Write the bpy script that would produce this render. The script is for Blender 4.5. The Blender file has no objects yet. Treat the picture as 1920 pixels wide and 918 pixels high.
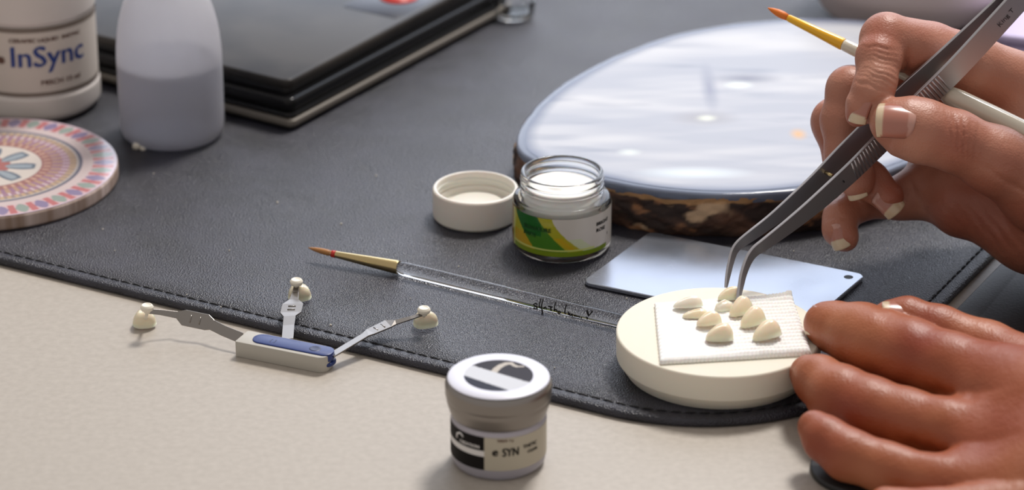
import bpy, bmesh, math, random
import numpy as np
from mathutils import Vector, Matrix
random.seed(4); rng = np.random.default_rng(4)
SC = bpy.context.scene; COL = SC.collection
S = 0.01                                     # everything below is written in centimetres

# ------------------------------------------------------------------ camera
F = 6000.0; TH = math.radians(24.3); DIST = 105.0
CAM = np.array([0, -DIST*math.cos(TH), DIST*math.sin(TH)])
FW = np.array([0, math.cos(TH), -math.sin(TH)]); RT = np.array([1.0, 0, 0]); UP = np.array([0, math.sin(TH), math.cos(TH)])
cd = bpy.data.cameras.new('camera'); cam = bpy.data.objects.new('camera', cd); COL.objects.link(cam)
cd.sensor_width = 36; cd.lens = F*36/1920; cd.clip_start = 0.05; cd.clip_end = 50
cam.location = Vector(CAM*S); cam.rotation_euler = (math.pi/2-TH, 0, 0)
cd.dof.use_dof = True; cd.dof.focus_distance = 0.985; cd.dof.aperture_fstop = 11; cd.dof.aperture_blades = 9
SC.camera = cam
# ------------------------------------------------------------------ light
W = bpy.data.worlds.new('world'); SC.world = W; W.use_nodes = True
W.node_tree.nodes['Background'].inputs[0].default_value = (0.92, 0.86, 0.82, 1)
W.node_tree.nodes['Background'].inputs[1].default_value = 0.52
def area(name, loc, target, sx, sy, power, color):
    l = bpy.data.lights.new(name, 'AREA'); l.shape = 'RECTANGLE'; l.size = sx*S; l.size_y = sy*S; l.energy = power; l.color = color
    o = bpy.data.objects.new(name, l); COL.objects.link(o); o.location = Vector(loc)*S
    o.rotation_euler = (Vector(target)-Vector(loc)).to_track_quat('-Z', 'Y').to_euler(); return o
area('window_light', (40, 200, 105), (0, 5, 0), 260, 190, 32, (0.74, 0.83, 1.0))
area('ceiling_lamp', (40, 75, 150), (0, 5, 0), 34, 34, 26, (1.0, 0.95, 0.9))
vs = SC.view_settings; vs.view_transform = 'Standard'; vs.look = 'None'; vs.exposure = 0.0; vs.gamma = 1; vs.use_curve_mapping = False

# ------------------------------------------------------------------ placing helpers
def P(px, py, depth):                        # a point seen at a pixel, at a given distance along the view
    return CAM + depth*(FW + RT*(px-960)/F + UP*(459-py)/F)
def G(px, py, z=0.0):                        # the point of the horizontal plane z seen at a pixel
    d = FW + RT*(px-960)/F + UP*(459-py)/F
    return CAM + d*((z-CAM[2])/d[2])
D0 = 99.0
def H(px, py, w): return P(px, py, D0-w)     # w: centimetres nearer than the plane of sharp focus

# ------------------------------------------------------------------ object helpers
def thing(name, label, cat, loc=(0, 0, 0), rotz=0, group=None):
    o = bpy.data.objects.new(name, None); COL.objects.link(o); o.empty_display_size = 0.005
    o.location = Vector(tuple(float(v) for v in loc))*S; o.rotation_euler = (0, 0, rotz); tag(o, label, cat, group); return o
def tag(o, label, cat, group=None, kind=None):
    if label: o['label'] = label
    if cat: o['category'] = cat
    if group: o['group'] = group
    if kind: o['kind'] = kind
    return o
def mk(name, v, f, mat, parent=None, smooth=True, org=None, colors=None, loc=None):
    """mesh object; v in cm. org: the thing's base, when v is given in world cm"""
    v = np.asarray(v, dtype=float)
    if org is not None: v = v - np.asarray(org, dtype=float)
    me = bpy.data.meshes.new(name)
    if isinstance(f, np.ndarray): f = f.tolist()
    me.from_pydata((v*S).tolist(), [], f); me.materials.append(mat)
    if smooth: me.polygons.foreach_set('use_smooth', [True]*len(me.polygons))
    if colors is not None:
        ca = me.color_attributes.new('Col', 'FLOAT_COLOR', 'POINT')
        c = np.ones((len(v), 4)); c[:, :3] = colors; ca.data.foreach_set('color', c.ravel())
    me.validate(); me.update()
    o = bpy.data.objects.new(name, me); COL.objects.link(o)
    if parent is not None: o.parent = parent
    if loc is not None: o.location = Vector(tuple(float(q) for q in loc))*S
    return o
def fixn(o):
    bm = bmesh.new(); bm.from_mesh(o.data); bmesh.ops.recalc_face_normals(bm, faces=bm.faces); bm.to_mesh(o.data); bm.free(); return o
def auto(o, ang=35):
    bm = bmesh.new(); bm.from_mesh(o.data)
    for e in bm.edges: e.smooth = not (len(e.link_faces) == 2 and e.calc_face_angle(0) > math.radians(ang))
    bm.to_mesh(o.data); bm.free(); return o
def lathe(prof, n=96, a0=0, cx=0, cy=0):
    v, f, rows = [], [], []
    for r, z in prof:
        if r < 1e-6: rows.append([len(v)]); v.append((cx, cy, z))
        else:
            rows.append(list(range(len(v), len(v)+n)))
            for i in range(n):
                a = a0+2*math.pi*i/n; v.append((cx+r*math.cos(a), cy+r*math.sin(a), z))
    for A, B in zip(rows, rows[1:]):
        for i in range(n):
            j = (i+1) % n
            if len(A) == 1 and len(B) > 1: f.append((A[0], B[j], B[i]))
            elif len(B) == 1 and len(A) > 1: f.append((A[i], A[j], B[0]))
            elif len(A) > 1: f.append((A[i], A[j], B[j], B[i]))
    return v, f
def rnd(prof, rad=0.05, k=4):                # rounds the inner corners of a profile
    out = [prof[0]]
    for a, b, c in zip(prof, prof[1:], prof[2:]):
        a, b, c = map(np.array, (a, b, c)); la, lc = np.linalg.norm(a-b), np.linalg.norm(c-b)
        r = min(rad, la*.45, lc*.45); p, q = b+(a-b)/max(la, 1e-9)*r, b+(c-b)/max(lc, 1e-9)*r
        for i in range(k+1):
            t = i/k; out.append(tuple((1-t)**2*p+2*t*(1-t)*b+t*t*q))
    out.append(prof[-1]); return out
def frames(pts):
    pts = np.asarray(pts, float); T = np.gradient(pts, axis=0); T /= np.linalg.norm(T, axis=1)[:, None]
    u = np.cross(T[0], (0, 0, 1)); 
    if np.linalg.norm(u) < 1e-3: u = np.cross(T[0], (0, 1, 0))
    out = []
    for t in T:
        u = u - t*np.dot(u, t); u /= np.linalg.norm(u); out.append((t, u, np.cross(t, u)))
    return out
def tube(pts, rad, n=16, caps=True):
    pts = np.asarray(pts, float); rad = np.broadcast_to(np.asarray(rad, float), (len(pts),))
    v, f = [], []
    for p, r, (t, a, b) in zip(pts, rad, frames(pts)):
        for i in range(n):
            q = 2*math.pi*i/n; v.append(p+r*(math.cos(q)*a+math.sin(q)*b))
    for k in range(len(pts)-1):
        for i in range(n):
            j = (i+1) % n; f.append((k*n+i, k*n+j, (k+1)*n+j, (k+1)*n+i))
    if caps: f.append(tuple(range(n))[::-1]); f.append(tuple(range((len(pts)-1)*n, len(pts)*n)))
    return v, f
def ribbon(pts, wid, thick, sdir):
    """tapered bar; wid along q, thick along s; sdir(i) gives s"""
    pts = np.asarray(pts, float); T = np.gradient(pts, axis=0); T /= np.linalg.norm(T, axis=1)[:, None]
    v, f = [], []
    for i, p in enumerate(pts):
        s = np.asarray(sdir, float); s = s-T[i]*np.dot(s, T[i]); s /= np.linalg.norm(s); q = np.cross(T[i], s)
        w, t = wid[i]/2, thick[i]/2; c = min(w, t)*.35
        for a, b in ((-w, -t+c), (-w+c, -t), (w-c, -t), (w, -t+c), (w, t-c), (w-c, t), (-w+c, t), (-w, t-c)): v.append(p+q*a+s*b)
    n = 8
    for k in range(len(pts)-1):
        for i in range(n): j = (i+1) % n; f.append((k*n+i, k*n+j, (k+1)*n+j, (k+1)*n+i))
    f.append(tuple(range(n))[::-1]); f.append(tuple(range((len(pts)-1)*n, len(pts)*n)))
    return v, f
def cat(*ms):
    V, Fc, o = [], [], 0
    for v, f in ms:
        V += [tuple(map(float, p)) for p in v]; Fc += [tuple(i+o for i in q) for q in f]; o = len(V)
    return V, Fc
def inset_poly(poly, d):
    poly = np.asarray(poly, float); n = len(poly); out = []
    for i in range(n):
        a, b, c = poly[i-1], poly[i], poly[(i+1) % n]
        e1, e2 = b-a, c-b; e1 /= np.linalg.norm(e1)+1e-12; e2 /= np.linalg.norm(e2)+1e-12
        n1, n2 = np.array((-e1[1], e1[0])), np.array((-e2[1], e2[0])); m = n1+n2; m /= np.linalg.norm(m)+1e-12
        out.append(b+m*d/max(.3, np.dot(m, n1)))
    return np.array(out)
def round_poly(pts, rad, k=8):
    pts = [np.asarray(p, float)[:2] for p in pts]; n = len(pts); out = []
    rad = rad if hasattr(rad, '__len__') else [rad]*n
    for i in range(n):
        a, b, c = pts[i-1], pts[i], pts[(i+1) % n]; u, w = a-b, c-b; lu, lw = np.linalg.norm(u), np.linalg.norm(w); u /= lu; w /= lw
        th = math.acos(np.clip(np.dot(u, w), -1, 1)); t = min(rad[i]/math.tan(th/2), lu*.49, lw*.49); r = t*math.tan(th/2)
        cen = b+(u+w)/np.linalg.norm(u+w)*r/math.sin(th/2); p0, p1 = b+u*t, b+w*t
        a0 = math.atan2(*(p0-cen)[::-1]); a1 = math.atan2(*(p1-cen)[::-1]); da = (a1-a0+math.pi) % (2*math.pi)-math.pi
        for j in range(k+1): q = a0+da*j/k; out.append(cen+r*np.array((math.cos(q), math.sin(q))))
    return np.array(out)
def ccw(poly):
    p = np.asarray(poly, float)[:, :2]; a = np.sum(p[:, 0]*np.roll(p[:, 1], -1)-np.roll(p[:, 0], -1)*p[:, 1]); return p if a > 0 else p[::-1]
def slab(poly, prof):
    """prof: list of (inset, z) from bottom centre outward and up; caps top and bottom"""
    poly = ccw(poly); n = len(poly); v, f = [], []
    for d, z in prof:
        for p in (inset_poly(poly, d) if d else poly): v.append((p[0], p[1], z))
    for k in range(len(prof)-1):
        for i in range(n): j = (i+1) % n; f.append((k*n+i, k*n+j, (k+1)*n+j, (k+1)*n+i))
    f.append(tuple(range(n))[::-1]); f.append(tuple(range((len(prof)-1)*n, len(prof)*n)))
    return v, f
def bev(z0, z1, b): return [(b, z0), (b*.3, z0+b*.3), (0, z0+b), (0, z1-b), (b*.3, z1-b*.3), (b, z1)]
_tc = {}
def text2d(s, size, align='LEFT'):
    cu = bpy.data.curves.new('t', 'FONT'); cu.body = s; cu.size = size; cu.align_x = align; cu.resolution_u = 3
    ob = bpy.data.objects.new('t', cu); COL.objects.link(ob); bpy.context.view_layer.update()
    me = bpy.data.meshes.new_from_object(ob.evaluated_get(bpy.context.evaluated_depsgraph_get()))
    v = np.array([tuple(p.co)[:2] for p in me.vertices]) if len(me.vertices) else np.zeros((0, 2)); f = [tuple(p.vertices) for p in me.polygons]
    bpy.data.objects.remove(ob); bpy.data.curves.remove(cu); bpy.data.meshes.remove(me)
    return v, f
def text_cyl(s, size, R, a_deg, z, sx=1, bold=0, align='LEFT'):
    v, f = text2d(s, size, align); a = math.radians(a_deg)+v[:, 0]*sx/R
    V = np.stack([R*np.sin(a), -R*np.cos(a), z+v[:, 1]], 1)
    if bold:
        a2 = a+bold/R; V2 = np.stack([R*np.sin(a2), -R*np.cos(a2), z+v[:, 1]+bold*.5], 1); return cat((V, f), (V2*1.0005, f))
    return V, f
def wrap(R, a0, a1, z0, z1, na, nz, fn=None, org=(0, 0)):
    """a strip of label on a cylinder, angles in degrees from the side facing the viewer"""
    A, Z = np.meshgrid(np.radians(np.linspace(a0, a1, na)), np.linspace(z0, z1, nz)); A, Z = A.ravel(), Z.ravel()
    v = np.stack([R*np.sin(A), -R*np.cos(A), Z], 1)
    f = [(r*na+c, r*na+c+1, (r+1)*na+c+1, (r+1)*na+c) for r in range(nz-1) for c in range(na-1)]
    col = None
    if fn is not None: col = fn(np.degrees(A), Z)
    return v, f, col
def polar(R, nr, na, z, fn):
    v = [(0, 0, z)]; rr = [0]; aa = [0]
    for i in range(1, nr+1):
        r = R*i/nr
        for j in range(na): a = 2*math.pi*j/na; v.append((r*math.cos(a), r*math.sin(a), z)); rr.append(i/nr); aa.append(a)
    f = [(0, 1+j, 1+(j+1) % na) for j in range(na)]
    for i in range(nr-1):
        b = 1+i*na
        for j in range(na): k = (j+1) % na; f.append((b+j, b+na+j, b+na+k, b+k))
    return v, f, fn(np.array(rr), np.array(aa))
def sn(p, seed, scale, oct=4):               # cheap smooth noise in numpy: sums of rotated sines
    r = np.random.default_rng(seed); out = 0; amp = 1; tot = 0
    for o in range(oct):
        for k in range(5):
            d = r.normal(size=p.shape[1]); d *= scale*(1.9**o)/np.linalg.norm(d); out = out+amp*np.sin(p@d+r.uniform(0, 6.28)+1.3*np.sin(p@(d[::-1]*.7)+r.uniform(0, 6))); tot += amp*.55
        amp *= .6
    return out/tot
def srgb(r, g, b): return tuple(((c/255)/12.92 if c/255 <= .04045 else ((c/255+.055)/1.055)**2.4) for c in (r, g, b))
def mixc(a, b, t): t = np.clip(t, 0, 1)[:, None]; return a*(1-t)+np.asarray(b)*t

# ------------------------------------------------------------------ materials
def mat(name, col=(.8, .8, .8), rough=.5, metal=0, **kw):
    m = bpy.data.materials.new(name); m.use_nodes = True; b = m.node_tree.nodes['Principled BSDF']
    b.inputs['Base Color'].default_value = (*col, 1); b.inputs['Roughness'].default_value = rough; b.inputs['Metallic'].default_value = metal
    for k, val in kw.items(): b.inputs[k.replace('_', ' ')].default_value = val
    return m
def nodes(m): return m.node_tree.nodes, m.node_tree.links, m.node_tree.nodes['Principled BSDF']
def noise_of(m, scale, detail=4, kind='ShaderNodeTexNoise', stretch=None, rot=0):
    n, l, b = nodes(m); tc = n.new('ShaderNodeTexCoord'); mp = n.new('ShaderNodeMapping'); t = n.new(kind)
    l.new(tc.outputs['Object'], mp.inputs[0]); l.new(mp.outputs[0], t.inputs['Vector']); t.inputs['Scale'].default_value = scale
    if stretch: mp.inputs['Scale'].default_value = stretch
    mp.inputs['Rotation'].default_value = (0, 0, rot)
    if kind == 'ShaderNodeTexNoise': t.inputs['Detail'].default_value = detail
    return t
def bump(m, t, strength, dist, out=0):
    n, l, b = nodes(m); bp = n.new('ShaderNodeBump'); bp.inputs['Strength'].default_value = strength; bp.inputs['Distance'].default_value = dist*S
    l.new(t.outputs[out], bp.inputs['Height'])
    if b.inputs['Normal'].is_linked: l.new(b.inputs['Normal'].links[0].from_socket, bp.inputs['Normal'])
    l.new(bp.outputs[0], b.inputs['Normal']); return m
def ramp(m, t, stops, sock='Base Color', out=0):
    n, l, b = nodes(m); r = n.new('ShaderNodeValToRGB'); e = r.color_ramp.elements
    while len(e) < len(stops): e.new(0.5)
    for q, (p, c) in zip(e, stops): q.position = p; q.color = (*c, 1) if len(c) == 3 else c
    l.new(t.outputs[out], r.inputs[0]); l.new(r.outputs[0], b.inputs[sock]); return m
def vcol(m):
    n, l, b = nodes(m); a = n.new('ShaderNodeVertexColor'); a.layer_name = 'Col'; l.new(a.outputs[0], b.inputs['Base Color']); return m

M = {}
m = mat('laminate', srgb(182, 172, 160), .5); t = noise_of(m, 420, 3); ramp(m, t, [(.25, srgb(166, 157, 146)), (.75, srgb(178, 170, 159))]); bump(m, t, .10, .02); M['desk'] = m
m = mat('leather', (.03, .03, .035), .42, Specular_IOR_Level=.5)
t = noise_of(m, 70, 8); ramp(m, t, [(.3, (.014, .014, .020)), (.7, (.034, .034, .048))])
v = noise_of(m, 2000, kind='ShaderNodeTexVoronoi'); bump(m, v, .7, .04)
t2 = noise_of(m, 1500, 4); bump(m, t2, .5, .02); t3 = noise_of(m, 35, 4); ramp(m, t3, [(.3, (.30, .30, .30)), (.75, (.46, .46, .46))], 'Roughness'); M['leather'] = m
M['thread'] = mat('thread', (.012, .012, .014), .7)
m = mat('pad_leather', (.012, .012, .013), .5); bump(m, noise_of(m, 900, 4), .4, .02); M['blackpad'] = m
m = mat('white_plastic', srgb(226, 222, 212), .32, Subsurface_Weight=.15, Subsurface_Scale=.002); M['white'] = m
M['bottle_white'] = mat('bottle_plastic', srgb(214, 206, 200), .38)
M['band'] = mat('grey_band', srgb(120, 108, 98), .5)
M['frost'] = mat('frosted_plastic', srgb(236, 236, 240), .22, Transmission_Weight=.8, IOR=1.12)
n_, l_, b_ = nodes(M['frost']); tr = n_.new('ShaderNodeBsdfTranslucent'); tr.inputs[0].default_value = (.93, .92, .93, 1); mx = n_.new('ShaderNodeMixShader'); mx.inputs[0].default_value = .38
l_.new(b_.outputs[0], mx.inputs[1]); l_.new(tr.outputs[0], mx.inputs[2]); l_.new(mx.outputs[0], n_['Material Output'].inputs['Surface'])
M['liquid'] = mat('liquid', srgb(186, 190, 202), .2, Transmission_Weight=.7, IOR=1.2)
M['label'] = mat('label_paper', srgb(206, 196, 186), .55)
M['col'] = vcol(mat('print', rough=.5, Specular_IOR_Level=.15)); M['colgloss'] = vcol(mat('print_gloss', rough=.22, Coat_Weight=.5))
M['ink'] = mat('ink', (.012, .01, .01), .6, Specular_IOR_Level=.12); M['brownink'] = mat('brown_ink', srgb(96, 66, 54), .5); M['blueink'] = mat('blue_ink', srgb(38, 62, 128), .5)
M['greenink'] = mat('green_ink', srgb(16, 66, 16), .5); M['whiteink'] = mat('white_ink', srgb(225, 222, 220), .5); M['engrave'] = mat('engraving', (.02, .02, .025), .6)
M['glass'] = mat('clear_glass', (.97, .98, .98), .02, Transmission_Weight=1, IOR=1.45)
M['acryl'] = mat('acrylic', (.97, .98, 1), .03, Transmission_Weight=1, IOR=1.4)
M['paste'] = mat('paste', srgb(240, 238, 232), .35, Subsurface_Weight=.2, Subsurface_Scale=.002)
m = mat('satin_silver', srgb(148, 143, 139), .36, 1); M['silver'] = m
M['lidrim'] = mat('lid_top_white', srgb(222, 222, 234), .35, .0)
M['jarclear'] = mat('frosted_jar', srgb(196, 192, 202), .28, Transmission_Weight=.35, IOR=1.4)
M['gloss'] = mat('black_gloss', (.008, .008, .009), .12, Specular_IOR_Level=.22); t = noise_of(M['gloss'], 14, 3); ramp(M['gloss'], t, [(.35, (.09, .09, .09)), (.7, (.26, .26, .26))], 'Roughness'); M['lidtop'] = mat('lid_mottled_reflection', (.06, .055, .05), .3, Specular_IOR_Level=.15); ramp(M['lidtop'], noise_of(M['lidtop'], 22, 3), [(.35, (.018, .017, .018)), (.62, (.058, .052, .047))])  # lid top: blotchy reflections painted into the base colour as mottling
M['blackmat'] = mat('black_plastic', (.006, .006, .007), .35)
M['tray'] = mat('tray_grey', srgb(120, 114, 106), .45, .2)
m = mat('plaster', srgb(232, 226, 210), .75, Subsurface_Weight=.1, Subsurface_Scale=.003); bump(m, noise_of(m, 600, 4), .06, .02); M['plaster'] = m
m = mat('fibre', srgb(248, 247, 244), .85, Subsurface_Weight=.15, Subsurface_Scale=.002); bump(m, noise_of(m, 1500, 4), .3, .02); M['fibre'] = m
M['porcelain'] = mat('porcelain', srgb(246, 228, 198), .22, Subsurface_Weight=.45, Subsurface_Scale=.004, Coat_Weight=.4)
M['porcelain_white'] = mat('porcelain_white', srgb(236, 230, 214), .3, Subsurface_Weight=.4, Subsurface_Scale=.003)
M['tooth'] = mat('shade_tooth', srgb(232, 222, 194), .2, Subsurface_Weight=.35, Subsurface_Scale=.003, Coat_Weight=.5)
M['knob'] = mat('ivory_knob', srgb(234, 228, 212), .4)
m = mat('steel', srgb(150, 145, 140), .3, 1); bump(m, noise_of(m, 500, 3, stretch=(1, 8, 1)), .05, .01); M['steel'] = m
m = mat('tweezer_steel', srgb(186, 184, 188), .36, .88); bump(m, noise_of(m, 700, 4), .08, .01); M['twz'] = m
m = mat('plate_metal', srgb(166, 172, 184), .26, .8); t = noise_of(m, 60, 5); ramp(m, t, [(.3, (.2, .2, .2)), (.7, (.28, .28, .28))], 'Roughness'); M['plate'] = m
M['gold'] = mat('brass_ferrule', srgb(196, 176, 130), .25, 1); M['yellow'] = mat('yellow_ferrule', srgb(236, 176, 20), .28, .1, Coat_Weight=.4)
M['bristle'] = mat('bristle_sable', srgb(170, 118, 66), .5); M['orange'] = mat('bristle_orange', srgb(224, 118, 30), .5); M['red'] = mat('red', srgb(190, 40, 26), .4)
M['pearl'] = mat('pearl_lacquer', srgb(214, 206, 188), .2, Coat_Weight=.6); M['greyplastic'] = mat('holder_grey', srgb(184, 180, 170), .5)
M['blueplastic'] = mat('holder_blue', srgb(24, 48, 112), .35); M['bluedark'] = mat('blue_dark', srgb(16, 30, 76), .4)
m = mat('coaster_wood', srgb(186, 162, 150), .55); t = noise_of(m, 60, 3, stretch=(3, 3, .2)); ramp(m, t, [(.3, srgb(150, 126, 110)), (.7, srgb(214, 196, 190))]); M['coaster'] = m
m = mat('resin', srgb(214, 216, 226), .3, Specular_IOR_Level=.35); vcol(m); bump(m, noise_of(m, 60, 5, stretch=(.4, 1.6, 1)), .25, .05); M['resin'] = m
M['resinrim'] = mat('resin_edge', srgb(128, 138, 160), .12, Transmission_Weight=.35, IOR=1.45)
m = vcol(mat('bark', rough=.8)); bump(m, noise_of(m, 400, 6), .7, .06); M['bark'] = m
m = vcol(mat('skin', rough=.45, Subsurface_Weight=.12, Subsurface_Scale=.003)); b = m.node_tree.nodes['Principled BSDF']; b.inputs['Subsurface Radius'].default_value = (1, .35, .2)
bump(m, noise_of(m, 300, 6), .4, .06); bump(m, noise_of(m, 1500, kind='ShaderNodeTexVoronoi'), .35, .02); M['skin'] = m
M['nail'] = vcol(mat('nail', rough=.25, Coat_Weight=.3, Subsurface_Weight=.1, Subsurface_Scale=.002))
M['sleeve'] = mat('sleeve_cloth', srgb(70, 72, 84), .85); bump(M['sleeve'], noise_of(M['sleeve'], 900, 4), .4, .03)
M['lilac'] = mat('lilac', srgb(206, 194, 232), .5); M['palegrey'] = mat('pale_grey', srgb(226, 214, 214), .5)
M['navy'] = mat('navy_finish', srgb(14, 16, 34), .3); M['crumb'] = mat('crumb', srgb(225, 218, 205), .6)
m = mat('floor', srgb(120, 112, 104), .6); ramp(m, noise_of(m, 6, 5), [(.3, srgb(108, 100, 94)), (.7, srgb(134, 126, 118))]); M['floor'] = m

# ------------------------------------------------------------------ the setting
v, f = slab(round_poly([(-75, -34), (75, -34), (75, 70), (-75, 70)], 1.5), bev(-3, 0, .15))
desk = auto(mk('desk', v, f, M['desk'])); tag(desk, 'pale greige laminate worktop under the black leather mat', 'desk')
for sx in (-70, 70):
    for sy in (-29, 65):
        v, f = slab(round_poly([(sx-2, sy-2), (sx+2, sy-2), (sx+2, sy+2), (sx-2, sy+2)], .4), bev(-74, -3, .1)); mk('leg', v, f, M['tray'], desk)
o = mk('floor', [(-200, -200, -74), (200, -200, -74), (200, 300, -74), (-200, 300, -74)], [(0, 1, 2, 3)], M['floor'], smooth=False); o['kind'] = 'structure'

# ------------------------------------------------------------------ desk mat
MZ = .28
a, b = G(0, 499, 0)[:2], G(1040, 757, 0)[:2]; c, d = G(1786, 566, 0)[:2], G(1864, 505, 0)[:2]
e1 = (b-a)/np.linalg.norm(b-a); e2 = np.array((-e1[1], e1[0]))
# the right hand edge is square to the front edge
tt = np.dot(c-a, e1); corner = a+e1*tt
p0 = a-e1*22; poly = round_poly([p0, corner, corner+e2*62, p0+e2*62], [2, 6.0, 6, 2], 24); MATPOLY = poly
v, f = slab(poly, [(.12, 0), (.02, .05), (0, .14), (.05, .24), (.12, MZ), (.4, MZ), (.43, MZ-.035), (.5, MZ-.035), (.54, MZ), (1.2, MZ)])
matt = mk('desk_mat', v, f, M['leather']); tag(matt, 'black grained leather desk mat with a stitched rounded edge', 'mat')
# stitches in the groove
pin = inset_poly(ccw(poly), .465); seg = np.linalg.norm(np.roll(pin, -1, 0)-pin, axis=1); cum = np.concatenate([[0], np.cumsum(seg)]); loop = np.vstack([pin, pin[:1]])
def along(s): return np.array([np.interp(s % cum[-1], cum, loop[:, 0]), np.interp(s % cum[-1], cum, loop[:, 1])])
ms = []; s = 0
while s < cum[-1]-.5:
    q0, q1 = along(s), along(s+.3)
    if q0[1] < 14: ms.append(tube([(*q0, MZ-.03), (*((q0*.7+q1*.3)), MZ+.008), (*((q0*.3+q1*.7)), MZ+.008), (*q1, MZ-.03)], .03, 6))
    s += .42
v, f = cat(*ms); o = mk('stitching', v, f, M['thread'], matt); o['kind'] = 'stuff'
# black pad right of the mat
q0 = corner+e1*.42+e2*(-1.1); v, f = slab(round_poly([q0, q0+e1*16, q0+e1*16+e2*34, q0+e2*34], [1.6, .6, .6, .6]), bev(0, .2, .06))
blk = mk('leather_pad', v, f, M['blackpad']); tag(blk, 'plain black pad lying beside the right edge of the stitched mat', 'pad')

# dust and crumbs
def lump(r, seed, n=10):
    v, f = lathe([(0, -r)]+[(r*math.sin(math.pi*i/8), -r*math.cos(math.pi*i/8)) for i in range(1, 8)]+[(0, r)], n)
    v = np.array(v); v *= (1+.25*sn(v/r, seed, 2.2, 2))[:, None]; return v, f
ms = []
for px, py in ((288, 326), (350, 553), (414, 576), (1488, 471), (1664, 466), (193, 430), (640, 420), (520, 380), (705, 330), (1175, 560), (430, 470), (860, 500), (1040, 690), (770, 560), (215, 470), (620, 610), (1205, 545)):
    g = G(px, py, MZ); v, f = lump(random.uniform(.018, .035), px); ms.append((np.array(v)+g+(0, 0, .02), f))
v, f = cat(*ms); o = mk('dust_specks', v, f, M['crumb']); tag(o, 'tiny pale dust specks scattered over the black mat', 'dust', kind='stuff')
g = G(257, 279, MZ); ms = [(np.array(lump(.16, 3)[0])+g+(0, 0, .1), lump(.16, 3)[1]), (np.array(lump(.1, 5)[0])+g+(.22, -.1, .06), lump(.1, 5)[1])]
v, f = cat(*ms); o = mk('plaster_crumb', v-g, f, M['crumb'], loc=g); tag(o, 'small white crumb at the foot of the frosted squeeze bottle', 'crumb')

# ------------------------------------------------------------------ white labelled bottle
g = G(68, 191, MZ); R = 2.3
t_ = thing('white_bottle', 'white plastic bottle with blue lettering on its label, at the left rim', 'bottle', g)
prof = rnd([(0, 0), (R*.9, 0), (R+.05, .25), (R+.05, .95), (R-.03, 1.05), (R-.03, 3.72), (R+.03, 3.82), (R+.03, 6.6), (R-.5, 7.6), (1.2, 7.9), (1.2, 8.3), (0, 8.3)], .15)
v, f = lathe(prof); auto(fixn(mk('body', v, f, M['bottle_white'], t_)), 50)
v, f = lathe(rnd([(0, 8.25), (1.5, 8.25), (1.5, 9.6), (0, 9.6)], .1)); auto(fixn(mk('screw_cap', v, f, M['bottle_white'], t_)))
v, f, c_ = wrap(R+.0, -100, 150, 1.12, 3.66, 90, 3); lb = mk('label', v, f, M['label'], t_)
v, f, c_ = wrap(R+.012, -100, 150, 1.1, 1.24, 90, 2); mk('stripe', v, f, M['band'], lb)
v, f, c_ = wrap(R+.012, -100, 150, 3.5, 3.68, 90, 2); mk('stripe', v, f, M['band'], lb)
v, f = text_cyl('InSync', 1.08, R+.02, -13, 2.22, 1.04, .045); mk('lettering', v, f, M['blueink'], lb)
v, f = lathe([(0, 0), (.14, 0)], 14); a_ = math.radians(-20); mk('dot', [((R+.03)*math.sin(a_+p[0]/R), -(R+.03)*math.cos(a_+p[0]/R), 2.45+p[1]) for p in v], f, M['brownink'], lb)
v, f = text_cyl('CERAMIC LIQUID  INSYNC', .2, R+.02, -12, 3.14, 1.15, .02); mk('lettering', v, f, M['brownink'], lb)
v, f = text_cyl('MISCH 15 ml', .26, R+.02, 14, 1.52, 1.1, .02); mk('lettering', v, f, M['brownink'], lb)
for k, (zz, ww) in enumerate(((3.0, 1.2), (2.75, 1.0), (2.5, 1.2), (2.2, 1.1), (1.9, .9))):
    v, f, c_ = wrap(R+.014, -95, -95+ww*22, zz, zz+.06, 20, 2); mk('print_line', v, f, M['brownink'], lb)

# ------------------------------------------------------------------ frosted squeeze bottle
g = G(324, 251, MZ); R = 1.84
t_ = thing('squeeze_bottle', 'frosted translucent squeeze bottle half full of clear liquid', 'bottle', g)
outer = [(0, .12), (R*.7, .05), (R*.86, 0), (R*.96, .12), (R, .4), (R*1.005, 3.0), (R*.985, 3.6), (R*.94, 4.2), (R*.84, 4.9), (R*.66, 5.6), (.62, 6.3), (.55, 6.6), (.55, 7.2)]
inner = [(.47, 7.2), (.47, 6.6), (.54, 6.3), (R*.6, 5.55), (R*.78, 4.85), (R*.89, 4.2), (R*.935, 3.6), (R*.955, 3.0), (R*.95, .42), (R*.9, .22), (R*.7, .16), (0, .2)]
v, f = lathe(rnd(outer, .3)+rnd(inner, .2)); fixn(mk('body', v, f, M['frost'], t_))
v, f = lathe(rnd([(0, .22), (R*.86, .25), (R*.93, .45), (R*.938, 2.86), (0, 2.86)], .08)); auto(fixn(mk('liquid', v, f, M['liquid'], t_)))
v, f = lathe(rnd([(0, 7.1), (.85, 7.1), (.85, 7.9), (.5, 8.1), (.14, 9.8), (.1, 9.8), (0, 9.8)], .05)); auto(fixn(mk('nozzle_cap', v, f, M['frost'], t_)))

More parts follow.
